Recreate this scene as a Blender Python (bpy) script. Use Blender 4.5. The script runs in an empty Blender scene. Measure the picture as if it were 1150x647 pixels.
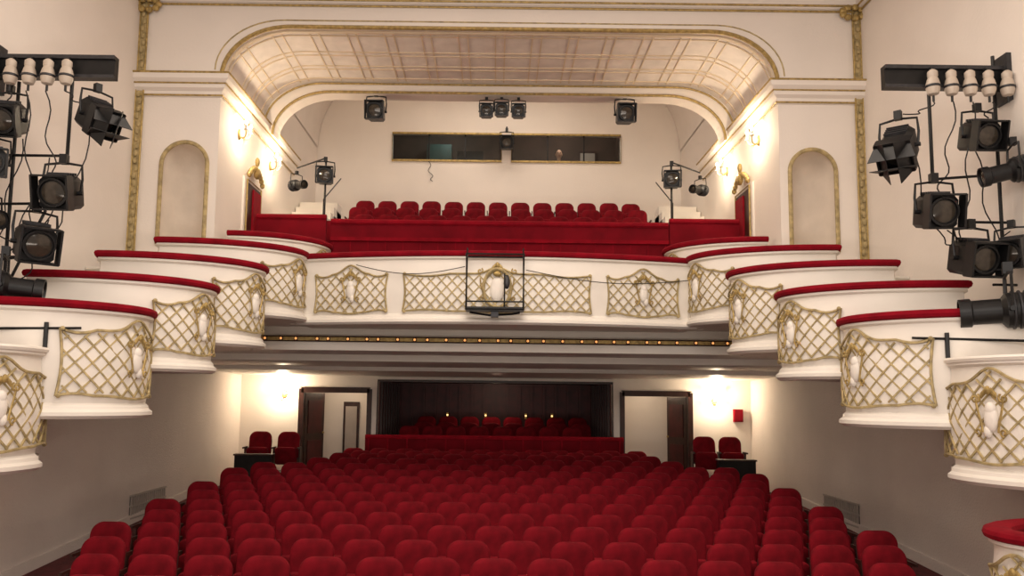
import bpy, math, random
from mathutils import Vector, Matrix
random.seed(4)
Z0 = 2.12      # eye height above the front of the stalls floor; everything below is written relative to eye level
XW = 5.25      # half width of the hall
pi = math.pi

# ------------------------------------------------------------------ materials
def mat(name, col, rough=.6, metal=0., var=.12, vscale=3., bump=0., bscale=60., sheen=0., emis=None, estr=0., trans=0.):
    m = bpy.data.materials.new(name); m.use_nodes = True
    nt = m.node_tree; b = nt.nodes['Principled BSDF']
    b.inputs['Roughness'].default_value = rough
    b.inputs['Metallic'].default_value = metal
    tc = nt.nodes.new('ShaderNodeTexCoord')
    n = nt.nodes.new('ShaderNodeTexNoise'); n.inputs['Scale'].default_value = vscale; n.inputs['Detail'].default_value = 5
    nt.links.new(tc.outputs['Object'], n.inputs['Vector'])
    r = nt.nodes.new('ShaderNodeValToRGB')
    c1 = [max(0, c*(1-var)) for c in col]; c2 = [min(1, c*(1+var)) for c in col]
    r.color_ramp.elements[0].color = (*c1, 1); r.color_ramp.elements[1].color = (*c2, 1)
    r.color_ramp.elements[0].position = .3; r.color_ramp.elements[1].position = .7
    nt.links.new(n.outputs['Fac'], r.inputs['Fac']); nt.links.new(r.outputs['Color'], b.inputs['Base Color'])
    if bump:
        n2 = nt.nodes.new('ShaderNodeTexNoise'); n2.inputs['Scale'].default_value = bscale; n2.inputs['Detail'].default_value = 3
        nt.links.new(tc.outputs['Object'], n2.inputs['Vector'])
        bp = nt.nodes.new('ShaderNodeBump'); bp.inputs['Strength'].default_value = bump; bp.inputs['Distance'].default_value = .02
        nt.links.new(n2.outputs['Fac'], bp.inputs['Height']); nt.links.new(bp.outputs['Normal'], b.inputs['Normal'])
    if name.startswith(('seat_', 'red_')): b.inputs['Specular IOR Level'].default_value = .15
    if sheen:
        b.inputs['Sheen Weight'].default_value = sheen; b.inputs['Sheen Roughness'].default_value = .4
        b.inputs['Sheen Tint'].default_value = (1, .08, .14, 1)
    if emis:
        b.inputs['Emission Color'].default_value = (*emis, 1); b.inputs['Emission Strength'].default_value = estr
    if trans:
        b.inputs['Transmission Weight'].default_value = trans
    return m
M_WALL = mat('cream_plaster', (.84, .775, .71), .75, var=.03, vscale=1.2, bump=.1, bscale=30)
M_NICHE = mat('niche_shaded_plaster', (.80, .71, .61), .8, var=.07, vscale=3.2, bump=.15, bscale=30)  # niche shading put into the colour, a little darker than the walls
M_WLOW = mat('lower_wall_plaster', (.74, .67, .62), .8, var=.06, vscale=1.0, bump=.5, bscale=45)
M_CEIL = mat('ceiling_plaster', (.84, .775, .71), .8, var=.03)
M_PAR = mat('parapet_white', (.86, .81, .74), .45, var=.04, vscale=2.5)
M_COF = mat('coffer_panel', (.82, .76, .71), .7, var=.08, vscale=5)
M_RIB = mat('coffer_rib', (.74, .62, .46), .5, var=.05)
M_GOLD = mat('old_gold', (.42, .30, .11), .45, .45, var=.35, vscale=18, bump=.3, bscale=70)
M_LATT = mat('gilt_lattice', (.44, .345, .17), .55, .2, var=.35, vscale=14, bump=.2, bscale=60)
M_RED = mat('red_velvet', (.215, .002, .010), .9, var=.22, vscale=6, bump=.15, bscale=150, sheen=.04)
M_SEAT = mat('seat_velvet', (.165, .003, .009), .88, var=.32, vscale=7, bump=.15, bscale=120, sheen=.05)
M_REDW = mat('red_cloth_wall', (.15, .002, .008), .9, var=.25, vscale=3, sheen=.03)
M_CARP = mat('carpet_red', (.10, .012, .015), .95, var=.3, vscale=8, bump=.5, bscale=120)
M_WOOD = mat('dark_wood', (.035, .011, .008), .4, var=.4, vscale=6)
M_MAHO = mat('mahogany_panel', (.065, .006, .008), .5, var=.35, vscale=5)
M_BLK = mat('black_metal', (.009, .009, .010), .42, .3, var=.3, vscale=12)
M_GREY = mat('worn_grey_metal', (.045, .045, .05), .45, .5, var=.3, vscale=12)
M_PORC = mat('beige_ceramic', (.54, .46, .38), .4, var=.1)
M_LENS = mat('lens_glass', (.05, .04, .03), .12, .1, var=.3, vscale=15)
M_BULB = mat('warm_bulb', (1, .8, .5), .4, emis=(1, .62, .25), estr=2.2)
M_DIM = mat('footlight_bulb', (1, .7, .35), .4, emis=(1, .38, .10), estr=.9)
M_SHADE = mat('sconce_shade', (1, .9, .75), .4, emis=(1, .85, .6), estr=18)
M_VENT = mat('vent_grey', (.44, .39, .35), .6, var=.1)
M_VDARK = mat('vent_dark', (.05, .045, .04), .7, var=.1)
M_TEAL = mat('teal_cabinet', (.025, .06, .052), .5, var=.2)
M_SKIN = mat('skin', (.55, .33, .24), .6, var=.05)
M_SHIRT = mat('shirt_cloth', (.20, .25, .32), .8, var=.1)
M_HAIR = mat('hair_brown', (.04, .025, .015), .7, var=.2)
def glassmat():
    m = bpy.data.materials.new('window_glass'); m.use_nodes = True; nt = m.node_tree
    for n in list(nt.nodes): nt.nodes.remove(n)
    o = nt.nodes.new('ShaderNodeOutputMaterial'); mx = nt.nodes.new('ShaderNodeMixShader')
    t = nt.nodes.new('ShaderNodeBsdfTransparent'); g = nt.nodes.new('ShaderNodeBsdfGlossy')
    t.inputs['Color'].default_value = (.8, .85, .85, 1); g.inputs['Roughness'].default_value = .02
    mx.inputs['Fac'].default_value = .05
    nt.links.new(t.outputs[0], mx.inputs[1]); nt.links.new(g.outputs[0], mx.inputs[2]); nt.links.new(mx.outputs[0], o.inputs[0])
    return m
M_GLASS = glassmat()

# ------------------------------------------------------------------ mesh builder
class MB:
    def __init__(s): s.v = []; s.f = []; s.m = []; s.mats = []
    def mi(s, m):
        if m not in s.mats: s.mats.append(m)
        return s.mats.index(m)
    def add(s, vs, fs, m, M=None):
        o = len(s.v); k = s.mi(m)
        for p in vs:
            p = Vector(p)
            if M is not None: p = M @ p
            s.v.append(tuple(p))
        for f in fs: s.f.append(tuple(i+o for i in f)); s.m.append(k)
    def box(s, x0, x1, y0, y1, z0, z1, m, M=None):
        vs = [(x, y, z) for z in (z0, z1) for y in (y0, y1) for x in (x0, x1)]
        s.add(vs, [(0, 2, 3, 1), (4, 5, 7, 6), (0, 1, 5, 4), (2, 6, 7, 3), (0, 4, 6, 2), (1, 3, 7, 5)], m, M)
    def tube(s, pts, r, m, n=6, closed=False, M=None):
        pts = [Vector(p) for p in pts]; N = len(pts)
        if N < 2: return
        vs = []; fs = []; ref = None
        for i, p in enumerate(pts):
            a = pts[(i-1) % N] if (closed or i > 0) else pts[i]
            b = pts[(i+1) % N] if (closed or i < N-1) else pts[i]
            t = (b-a)
            t = t.normalized() if t.length > 1e-9 else Vector((0, 0, 1))
            if ref is None:
                ref = Vector((0, 0, 1)) if abs(t.z) < .9 else Vector((1, 0, 0))
            u = (ref - t*ref.dot(t))
            u = u.normalized() if u.length > 1e-6 else t.orthogonal().normalized()
            ref = u; w = t.cross(u)
            rr = r[i] if isinstance(r, (list, tuple)) else r
            for k in range(n):
                an = 2*pi*(k+.5)/n; vs.append(p+u*math.cos(an)*rr+w*math.sin(an)*rr)
        for i in range(N if closed else N-1):
            j = (i+1) % N
            for k in range(n):
                l = (k+1) % n; fs.append((i*n+k, i*n+l, j*n+l, j*n+k))
        if not closed:
            fs.append(tuple(range(n))[::-1]); fs.append(tuple(range((N-1)*n, N*n)))
        s.add(vs, fs, m, M)
    def ell(s, c, r, m, nu=10, nv=7, M=None):
        if not isinstance(r, (tuple, list)): r = (r, r, r)
        vs = [(c[0], c[1], c[2]-r[2])]; fs = []
        for j in range(1, nv):
            th = -pi/2+pi*j/nv
            for i in range(nu):
                a = 2*pi*i/nu; vs.append((c[0]+r[0]*math.cos(th)*math.cos(a), c[1]+r[1]*math.cos(th)*math.sin(a), c[2]+r[2]*math.sin(th)))
        vs.append((c[0], c[1], c[2]+r[2])); L = len(vs)-1
        for i in range(nu):
            k = (i+1) % nu
            fs.append((0, 1+k, 1+i)); fs.append((L, 1+(nv-2)*nu+i, 1+(nv-2)*nu+k))
            for j in range(nv-2): fs.append((1+j*nu+i, 1+j*nu+k, 1+(j+1)*nu+k, 1+(j+1)*nu+i))
        s.add(vs, fs, m, M)
    def lathe(s, prof, m, n=14, M=None):   # prof (r, axial) about local z
        vs = []; fs = []
        for r, z in prof:
            for k in range(n):
                a = 2*pi*k/n; vs.append((r*math.cos(a), r*math.sin(a), z))
        for i in range(len(prof)-1):
            for k in range(n):
                l = (k+1) % n; fs.append((i*n+k, i*n+l, (i+1)*n+l, (i+1)*n+k))
        fs.append(tuple(range(n))[::-1]); fs.append(tuple(range((len(prof)-1)*n, len(prof)*n)))
        s.add(vs, fs, m, M)
    def sweep(s, path, prof, m, cap=True, closed=False):
        N = len(path); K = len(prof); vs = []; fs = []
        for i in range(N):
            p = Vector(path[i])
            t1 = (Vector(path[i])-Vector(path[i-1])).normalized() if (i > 0 or closed) else None
            t2 = (Vector(path[(i+1) % N])-Vector(path[i])).normalized() if (i < N-1 or closed) else None
            if t1 is None: t1 = t2
            if t2 is None: t2 = t1
            n1 = Vector((t1.y, -t1.x)); n2 = Vector((t2.y, -t2.x)); n = n1+n2
            n = n.normalized(); n = n/max(.45, n.dot(n1))
            for o, z in prof: vs.append((p.x+n.x*o, p.y+n.y*o, z))
        for i in range(N if closed else N-1):
            j = (i+1) % N
            for k in range(K):
                l = (k+1) % K; fs.append((i*K+k, i*K+l, j*K+l, j*K+k))
        if cap and not closed:
            fs.append(tuple(range(K))[::-1]); fs.append(tuple(range((N-1)*K, N*K)))
        s.add(vs, fs, m)
    def grid(s, fn, nu, nv, m):
        vs = [fn(i/nu, j/nv) for j in range(nv+1) for i in range(nu+1)]
        fs = [(j*(nu+1)+i, j*(nu+1)+i+1, (j+1)*(nu+1)+i+1, (j+1)*(nu+1)+i) for j in range(nv) for i in range(nu)]
        s.add(vs, fs, m)
    def slab(s, poly, z0, z1, m):
        n = len(poly); vs = [(x, y, z0) for x, y in poly]+[(x, y, z1) for x, y in poly]
        fs = [tuple(range(n))[::-1], tuple(range(n, 2*n))]+[(i, (i+1) % n, n+(i+1) % n, n+i) for i in range(n)]
        s.add(vs, fs, m)
    def pillow(s, out, rings, m, tilt=0., zt=0.):
        cx = sum(p[0] for p in out)/len(out); cz = sum(p[1] for p in out)/len(out); n = len(out)
        vs = []; fs = []
        for sc, y in rings:
            for x, z in out:
                X = cx+(x-cx)*sc; Z = cz+(z-cz)*sc; vs.append((X, y+(Z-zt)*tilt, Z))
        for i in range(len(rings)-1):
            for k in range(n):
                l = (k+1) % n; fs.append((i*n+k, i*n+l, (i+1)*n+l, (i+1)*n+k))
        fs.append(tuple(range(n))[::-1]); fs.append(tuple(range((len(rings)-1)*n, len(rings)*n)))
        s.add(vs, fs, m)
    def flipx(s):
        s.v = [(-x, y, z) for x, y, z in s.v]; s.f = [f[::-1] for f in s.f]
    def mesh(s, name, ang=35, recalc=True):
        me = bpy.data.meshes.new(name); me.from_pydata(s.v, [], s.f)
        for m in s.mats: me.materials.append(m)
        me.polygons.foreach_set('material_index', s.m); me.update()
        if recalc:
            import bmesh
            bm = bmesh.new(); bm.from_mesh(me); bmesh.ops.recalc_face_normals(bm, faces=bm.faces); bm.to_mesh(me); bm.free()
        me.polygons.foreach_set('use_smooth', [True]*len(me.polygons))
        try: me.set_sharp_from_angle(angle=math.radians(ang))
        except Exception: pass
        return me
    def build(s, name, parent=None, loc=None, ang=35):
        o = bpy.data.objects.new(name, s.mesh(name, ang)); bpy.context.scene.collection.objects.link(o)
        if parent: o.parent = parent
        if loc is not None: o.location = loc
        return o
def empty(name, loc=(0, 0, 0)):
    o = bpy.data.objects.new(name, None); bpy.context.scene.collection.objects.link(o); o.location = loc; o.empty_display_size = .2
    return o
def lamp(name, kind, loc, power, col=(1, .8, .6), size=.1, rot=None, parent=None, sy=None, spread=None):
    l = bpy.data.lights.new(name, kind); l.energy = power; l.color = col
    if kind == 'AREA':
        l.size = size
        if sy: l.shape = 'RECTANGLE'; l.size_y = sy
        if spread: l.spread = spread
    else: l.shadow_soft_size = size
    o = bpy.data.objects.new(name, l); bpy.context.scene.collection.objects.link(o); o.location = loc
    if rot: o.rotation_euler = rot
    if parent: o.parent = parent
    return o

# ------------------------------------------------------------------ room shell
def floor_z(d): return min(-2.12+.056*(d-7.2), -1.711)
b = MB()
for (d0, d1) in ((-2, 14.5), (14.5, 20.6)):
    b.add([(-XW, d0, floor_z(d0)), (XW, d0, floor_z(d0)), (XW, d1, floor_z(d1)), (-XW, d1, floor_z(d1)),
           (-XW, d0, -3), (XW, d0, -3), (XW, d1, -3), (-XW, d1, -3)],
          [(0, 1, 2, 3), (4, 7, 6, 5), (0, 4, 5, 1), (2, 6, 7, 3)], M_CARP)
b.build('floor')
for sd, nm in ((-1, 'left'), (1, 'right')):
    b = MB()
    xs = sorted((sd*XW, sd*(XW+.2)))
    b.box(xs[0], xs[1], -2, 16.8, -3, .3, M_WLOW); b.box(xs[0], xs[1], -2, 11.45, .3, 5.85, M_WALL); b.box(xs[0], xs[1], 11.45, 16.8, .3, 1.25, M_WLOW)
    b.build('wall_'+nm)
    b = MB(); x0, x1 = sorted((sd*XW, sd*(XW-.03)))
    b.add([(x0, -1, floor_z(-1)), (x1, -1, floor_z(-1)), (x1, 14.5, -1.711), (x0, 14.5, -1.711), (x0, -1, floor_z(-1)+.13), (x1, -1, floor_z(-1)+.13), (x1, 14.5, -1.581), (x0, 14.5, -1.581)],
          [(0, 1, 2, 3), (4, 5, 6, 7), (0, 4, 7, 3), (1, 2, 6, 5), (0, 1, 5, 4), (3, 7, 6, 2)], M_WLOW)
    b.build('baseboard_'+nm)
b = MB(); b.box(-XW-.2, XW+.2, -2, 11.5, 5.85, 6.0, M_CEIL); b.build('ceiling')

# ---- arch wall (facing the stage) with niches, vault and second arch
AD = 11.2; AX = 4.03; ZS = 4.60; RX = .98; RZ = .76; AD2 = 13.25
def arch_pts(inset=0., nc=12, nf=30):
    ax = AX-inset; rx = RX; rz = RZ; zt = ZS+RZ-inset; zs = zt-rz
    p = []
    for i in range(nc): a = pi-(pi/2)*i/nc; p.append((-ax+rx+rx*math.cos(a), zs+rz*math.sin(a)))
    for i in range(nf+1): p.append((-ax+rx+(2*ax-2*rx)*i/nf, zt))
    for i in range(1, nc+1): a = pi/2-(pi/2)*i/nc; p.append((ax-rx+rx*math.cos(a), zs+rz*math.sin(a)))
    return p
b = MB()
ap = arch_pts()
for i in range(len(ap)-1):
    (x0, z0), (x1, z1) = ap[i], ap[i+1]
    b.add([(x0, AD, z0), (x1, AD, z1), (x1, AD, 5.85), (x0, AD, 5.85)], [(0, 1, 2, 3)], M_WALL)
NX0, NX1, NZ0, NR = 4.17, 4.83, 2.12, .33; NZS = 3.28; NC = (NX0+NX1)/2
for sd in (-1, 1):
    def q(x0, x1, z0a, z0b, z1a, z1b): b.add([(sd*x0, AD, z0a), (sd*x1, AD, z0b), (sd*x1, AD, z1b), (sd*x0, AD, z1a)], [(0, 1, 2, 3)], M_WALL)
    q(AX, NX0, 1.1, 1.1, 5.85, 5.85); q(NX1, XW, 1.1, 1.1, 5.85, 5.85); q(NX0, NX1, 1.1, 1.1, NZ0, NZ0)
    n = 16
    for i in range(n):
        a0 = pi-pi*i/n; a1 = pi-pi*(i+1)/n
        q(NC+NR*math.cos(a0), NC+NR*math.cos(a1), NZS+NR*math.sin(a0), NZS+NR*math.sin(a1), 5.85, 5.85)
    ND = 1.7
    b.grid(lambda u, v: (sd*(NC+NR*math.cos(pi*u)), AD+ND*NR*math.sin(pi*u), NZ0+(NZS-NZ0)*v), 16, 4, M_NICHE)
    b.grid(lambda u, v: (sd*(NC+NR*math.cos(pi*u)*math.cos(v*pi/2)), AD+ND*NR*math.sin(pi*u)*math.cos(v*pi/2), NZS+NR*math.sin(v*pi/2)), 16, 8, M_NICHE)
    b.grid(lambda u, v: (sd*(NC+NR*v*math.cos(pi*u)), AD+ND*NR*v*math.sin(pi*u), NZ0), 16, 1, M_NICHE)
b.build('wall_arch')
b = MB()
for sd in (-1, 1):
    x0, x1 = sorted((sd*AX, sd*(AX+.08)))
    b.box(x0, x1, AD+.001, 17.6, 1.26, ZS, M_WALL); b.box(x0, x1, AD2+.05, 17.6, ZS, 7.0, M_WALL)
b.build('wall_gallery_sides')
# gold niche frames
for sd in (-1, 1):
    b = MB(); pts = [(sd*NX0, AD-.01, NZ0)]+[(sd*(NC-NR*math.cos(a)), AD-.01, NZS+NR*math.sin(a)) for a in [pi*i/20 for i in range(21)]]+[(sd*NX1, AD-.01, NZ0)]
    b.tube(pts, .03, M_LATT, 8); b.build('niche_frame')
# vault
b = MB()
def vault(u, v):
    k = u*(len(ap)-1); i = min(int(k+1e-6), len(ap)-2); f = k-i
    return (ap[i][0]*(1-f)+ap[i+1][0]*f, AD+(AD2-AD)*v, ap[i][1]*(1-f)+ap[i+1][1]*f)
b.grid(vault, len(ap)-1, 4, M_COF)
def apc(inset, y): return [(x, y, z) for x, z in arch_pts(inset)]
for y, r in ((AD+.12, .035), (AD+.26, .014), (AD+.82, .014), (AD+.95, .014), (AD+1.35, .014), (AD+1.48, .014), (AD2-.2, .014)):
    b.tube(apc(.005, y), r, M_RIB, 4)
L = [0]
for i in range(len(ap)-1): L.append(L[-1]+math.hypot(ap[i+1][0]-ap[i][0], ap[i+1][1]-ap[i][1]))
def at(sv):
    for i in range(len(L)-1):
        if L[i+1] >= sv:
            f = (sv-L[i])/(L[i+1]-L[i]); return (ap[i][0]*(1-f)+ap[i+1][0]*f, ap[i][1]*(1-f)+ap[i+1][1]*f)
    return ap[-1]
nr = 16
for i in range(nr+1):
    for o in (-.07, .07):
        sv = min(max(L[-1]*i/nr+o, 0), L[-1]); x, z = at(sv); b.tube([(x, AD+.2, z-.003), (x, AD2-.1, z-.003)], .014, M_RIB, 4)
b.build('vault_coffered')
# second arch band
b = MB(); a2 = arch_pts(.2); o2 = arch_pts(0)
for i in range(len(ap)-1):
    (x0, z0), (x1, z1) = a2[i], a2[i+1]; (X0, Z_0), (X1, Z_1) = o2[i], o2[i+1]
    b.add([(x0, AD2, z0), (x1, AD2, z1), (X1, AD2, Z_1), (X0, AD2, Z_0), (x0, AD2+.3, z0), (x1, AD2+.3, z1)], [(0, 1, 2, 3), (0, 4, 5, 1)], M_WALL)
    b.add([(x0, AD2+.3, z0), (x1, AD2+.3, z1), (x1, AD2+.3, 7), (x0, AD2+.3, 7)], [(0, 1, 2, 3)], M_WALL)
b.build('trim_second_arch')
b = MB(); b.tube(apc(0, AD-.01), .03, M_GOLD, 8)
b.tube([(x, AD-.005, z) for x, z in arch_pts(-.1)], .010, M_LATT, 6); b.tube(apc(.18, AD2-.03), .022, M_GOLD, 6); b.tube(apc(.03, AD2-.02), .016, M_GOLD, 6)
b.build('trim_arch_gilding')
# cornice on the piers
for sd in (-1, 1):
    b = MB(); path = [(-XW, AD), (-AX, AD), (-AX, 15.3)]
    b.sweep(path, [(0, 4.28), (.02, 4.28), (.03, 4.36), (.08, 4.40), (.09, 4.47), (.14, 4.52), (.15, 4.60), (.12, 4.62), (0, 4.62)], M_WALL)
    for o, z, r in ((.035, 4.30, .014), (.095, 4.46, .012), (.15, 4.6, .016), ):
        b.tube([(-XW, AD-o, z), (-AX+o, AD-o, z), (-AX+o, 15.3, z)], r, M_GOLD, 6)
    if sd > 0: b.flipx()
    b.build('trim_cornice')
b = MB()
b.sweep([(-XW, 4), (-XW, AD), (XW, AD), (XW, 4)], [(0, 5.70), (.04, 5.72), (.06, 5.76), (.1, 5.85), (0, 5.85)], M_WALL)
for z, o in ((5.68, .02), (5.75, .06)):
    b.tube([(-XW+o, 4, z), (-XW+o, AD-o, z), (XW-o, AD-o, z), (XW-o, 4, z)], .016, M_GOLD, 6)
b.build('trim_ceiling_cornice')
# gilt corner pilasters
for sd in (-1, 1):
    b = MB(); x = sd*(XW-.06)
    b.box(x-.055, x+.055, AD-.03, AD, 1.9, 5.72, M_LATT)
    b.tube([(x-.055, AD-.035, 1.9), (x-.055, AD-.035, 5.72)], .012, M_GOLD); b.tube([(x+.055, AD-.035, 1.9), (x+.055, AD-.035, 5.72)], .012, M_GOLD)
    z = 2.0
    while z < 5.7:
        b.ell((x+.015*math.sin(z*20), AD-.04, z), (.032, .022, .05), M_LATT, 8, 5); z += .11
    for k in range(9):
        a = k*pi/4.5; b.ell((x-sd*.06+.16*math.cos(a), AD-.08, 5.64+.08*math.sin(a)), (.055, .04, .05), M_GOLD, 8, 5)
    b.build('trim_gilt_pilaster')

# ---- gallery back wall, booth
BD = 17.3; WX0, WX1, WZ0, WZ1 = -2.36, 2.70, 5.22, 5.84; MX0, MX1 = .06, .28
b = MB()
b.box(-AX, WX0, BD, BD+.12, 3.22, 6.98, M_WALL); b.box(WX1, AX, BD, BD+.12, 3.22, 6.98, M_WALL)
b.box(WX0, WX1, BD, BD+.12, 3.22, WZ0, M_WALL); b.box(WX0, WX1, BD, BD+.12, WZ1, 6.98, M_WALL); b.box(MX0, MX1, BD, BD+.12, WZ0, WZ1, M_WALL)
b.build('wall_gallery_back')
b = MB(); b.box(-4.2, 4.2, AD2+.25, 17.6, 7, 7.1, M_CEIL)
for sd in (-1, 1):   # coved corners
    b.grid(lambda u, v: (sd*(AX-.02-1.0*(1-math.cos(u*pi/2))), AD2+.35+(BD-AD2-.36)*v, 5.5+1.5*math.sin(u*pi/2)), 10, 1, M_CEIL)
b.build('ceiling_gallery')
b = MB(); 
for x0, x1 in ((WX0, MX0), (MX1, WX1)):
    b.tube([(x0, BD-.02, WZ0), (x1, BD-.02, WZ0), (x1, BD-.02, WZ1), (x0, BD-.02, WZ1)], .03, M_GOLD, 4, True)
    for k in (1, 2): 
        x = x0+(x1-x0)*k/3; b.box(x-.015, x+.015, BD+.04, BD+.07, WZ0, WZ1, M_BLK)
    b.add([(x0, BD+.05, WZ0), (x1, BD+.05, WZ0), (x1, BD+.05, WZ1), (x0, BD+.05, WZ1)], [(0, 1, 2, 3)], M_GLASS)
b.build('window_1')
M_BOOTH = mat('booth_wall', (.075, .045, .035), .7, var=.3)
b = MB()
b.box(-2.8, 2.9, 19.4, 19.5, 4.2, 6.6, M_BOOTH); b.box(-2.9, -2.8, BD+.12, 19.5, 4.2, 6.6, M_BOOTH); b.box(2.9, 3.0, BD+.12, 19.5, 4.2, 6.6, M_BOOTH)
b.box(-2.9, 3.0, BD+.12, 19.5, 6.6, 6.7, M_BOOTH); b.box(-2.9, 3.0, BD+.12, 19.5, 4.1, 4.2, M_BOOTH)
b.build('wall_booth_room')
b = MB(); b.box(-2.6, 2.7, 17.5, 18.0, 5.0, 5.05, M_WOOD)
for x in (-2.5, 0, 2.6): b.box(x-.03, x+.03, 17.55, 17.95, 4.2, 5.0, M_WOOD)
b.build('control_desk')
b = MB(); b.box(-.9, -.4, 17.6, 17.9, 5.05, 5.12, M_BLK); b.box(-.68, -.63, 17.85, 17.88, 5.1, 5.35, M_BLK); b.box(-.95, -.35, 17.85, 17.9, 5.3, 5.62, M_BLK); b.build('lighting_console')
b = MB(); b.box(-1.75, -1.15, 19.0, 19.38, 4.2, 6.15, M_TEAL); b.box(-1.72, -1.60, 18.98, 19.0, 4.3, 6.1, M_TEAL); b.box(-1.43, -1.18, 18.98, 19.0, 4.3, 6.1, M_TEAL); b.ell((-1.47, 18.96, 5.3), .02, M_GOLD, 6, 5); b.build('metal_cabinet')
b = MB(); b.box(2.0, 2.4, 19.35, 19.39, 5.5, 6.1, M_VENT); b.box(1.97, 2.43, 19.34, 19.36, 5.47, 6.13, M_WOOD); b.box(2.02, 2.38, 19.33, 19.34, 5.53, 6.07, M_VENT); b.build('notice_board')
lamp('booth_lamp', 'POINT', (-1.2, 18.3, 6.4), 14, (.85, 1, .9), .1); lamp('booth_lamp', 'POINT', (1.5, 18.0, 6.45), 28, (1, .85, .7), .1)

# booth operator (seated behind the desk, one skinned body)
def skin_obj(name, verts, edges, rad, m, parent, lvl=1, root=0):
    me = bpy.data.meshes.new(name); me.from_pydata(verts, edges, []); me.materials.append(m)
    o = bpy.data.objects.new(name, me); bpy.context.scene.collection.objects.link(o); o.parent = parent
    sk = o.modifiers.new('skin', 'SKIN'); sk.use_smooth_shade = True
    if not me.skin_vertices: me.skin_vertices.new()
    for i, r in enumerate(rad):
        me.skin_vertices[0].data[i].radius = r if isinstance(r, tuple) else (r, r)
        me.skin_vertices[0].data[i].use_root = (i == root)
    ss = o.modifiers.new('sub', 'SUBSURF'); ss.levels = lvl; ss.render_levels = lvl
    return o
try:
    man = empty('booth_operator', (1.40, 18.2, 4.97))
    V = [(0, 0, 0), (0, 0, .22), (0, 0, .44), (0, -.01, .56), (.19, 0, .50), (.27, -.06, .24), (.16, -.30, .13), (-.19, 0, .50), (-.28, -.06, .24), (-.17, -.32, .13),
         (.11, -.25, -.02), (.13, -.42, -.05), (.13, -.44, -.50), (-.11, -.25, -.02), (-.13, -.42, -.05), (-.13, -.44, -.50)]
    E = [(0, 1), (1, 2), (2, 3), (2, 4), (4, 5), (5, 6), (2, 7), (7, 8), (8, 9), (0, 10), (10, 11), (11, 12), (0, 13), (13, 14), (14, 15)]
    R = [(.15, .11), (.15, .10), (.16, .10), .055, .06, .045, .03, .06, .045, .03, .08, .06, .04, .08, .06, .04]
    skin_obj('body', V, E, R, M_SHIRT, man)
    h = MB(); h.ell((0, -.03, .70), (.075, .09, .11), M_SKIN, 16, 12); h.ell((0, -.125, .69), (.014, .02, .022), M_SKIN, 8, 6); h.ell((0, .0, .735), (.082, .092, .095), M_HAIR, 14, 10)
    for s_ in (-1, 1): h.ell((s_*.077, -.02, .70), (.012, .02, .03), M_SKIN, 8, 6); h.ell((s_*.028, -.112, .715), .010, M_HAIR, 6, 5)
    h.ell((0, -.112, .645), (.025, .008, .006), M_RED, 8, 5); h.tube([(0, -.01, .52), (0, -.02, .64)], .045, M_SKIN, 10); h.build('head', man)
    for sx in (-1, 1):
        bx = sx*.165; V = [(bx, -.31, .13), (bx-sx*.01, -.37, .12)]; E = [(0, 1)]; R = [(.025, .016), (.036, .014)]
        for k, ln in enumerate((.055, .065, .06, .045)):
            i = len(V); xo = bx+(k-1.5)*.019; V += [(xo, -.40, .12), (xo, -.40-ln*.5, .115), (xo, -.40-ln, .10)]; E += [(1, i), (i, i+1), (i+1, i+2)]; R += [.009, .008, .007]
        i = len(V); V += [(bx-sx*.035, -.36, .115), (bx-sx*.05, -.39, .105)]; E += [(0, i), (i, i+1)]; R += [.010, .008]
        skin_obj('hand', V, E, R, M_SKIN, man)
    c = MB(); c.box(-.2, .2, -.15, .2, -.16, -.11, M_BLK); c.tube([(0, 0, -.72), (0, 0, -.16)], .03, M_BLK)
    for k in range(5): a = k*2*pi/5; c.tube([(0, 0, -.68), (.25*math.cos(a), .25*math.sin(a), -.75)], .02, M_BLK)
    c.box(-.18, .18, .18, .22, -.05, .35, M_BLK); c.build('office_chair', None, man.location.copy())
except Exception as e: print('man', e)

# ------------------------------------------------------------------ theatre seat
def round_out(w, z0, z1, rt, rb, n=6):
    p = []
    for cx, cz, r, a0 in ((w/2-rb, z0+rb, rb, -pi/2), (w/2-rt, z1-rt, rt, 0), (-w/2+rt, z1-rt, rt, pi/2), (-w/2+rb, z0+rb, rb, pi)):
        for i in range(n+1):
            a = a0+pi/2*i/n; p.append((cx+r*math.cos(a), cz+r*math.sin(a)))
    return p
def seat_mesh(name):
    s = MB()
    s.pillow(round_out(.425, .26, .75, .13, .03, 7), [(.95, .035), (.99, .025), (1, .01), (.99, -.006), (.955, -.02), (.88, -.03), (.6, -.036), (.25, -.038)], M_SEAT, .13, .26)
    s.pillow(round_out(.43, .22, .70, .13, .04, 5), [(.98, .05), (.98, .038), (.9, .034)], M_WOOD, .13, .26)
    # tip-up seat cushion, lowered part way
    s.pillow(round_out(.405, .14, .47, .07, .05, 5), [(.93, -.075), (1, -.09), (1, -.14), (.95, -.165), (.8, -.18), (.4, -.186)], M_SEAT, -.12, .2)
    s.box(-.258, -.234, -.24, .03, .44, .47, M_WOOD); s.box(-.256, -.236, -.12, .03, 0, .44, M_WOOD)
    s.box(-.262, -.238, -.20, .06, 0, .03, M_BLK)
    return s.mesh(name, 40)
SEAT = seat_mesh('seat_mesh')
def endm():
    s = MB(); s.box(.234, .258, -.24, .03, .44, .47, M_WOOD); s.box(.234, .258, -.12, .03, 0, .44, M_WOOD); s.box(.238, .262, -.20, .06, 0, .03, M_BLK); return s.mesh('seat_end')
SEND = endm()
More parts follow.
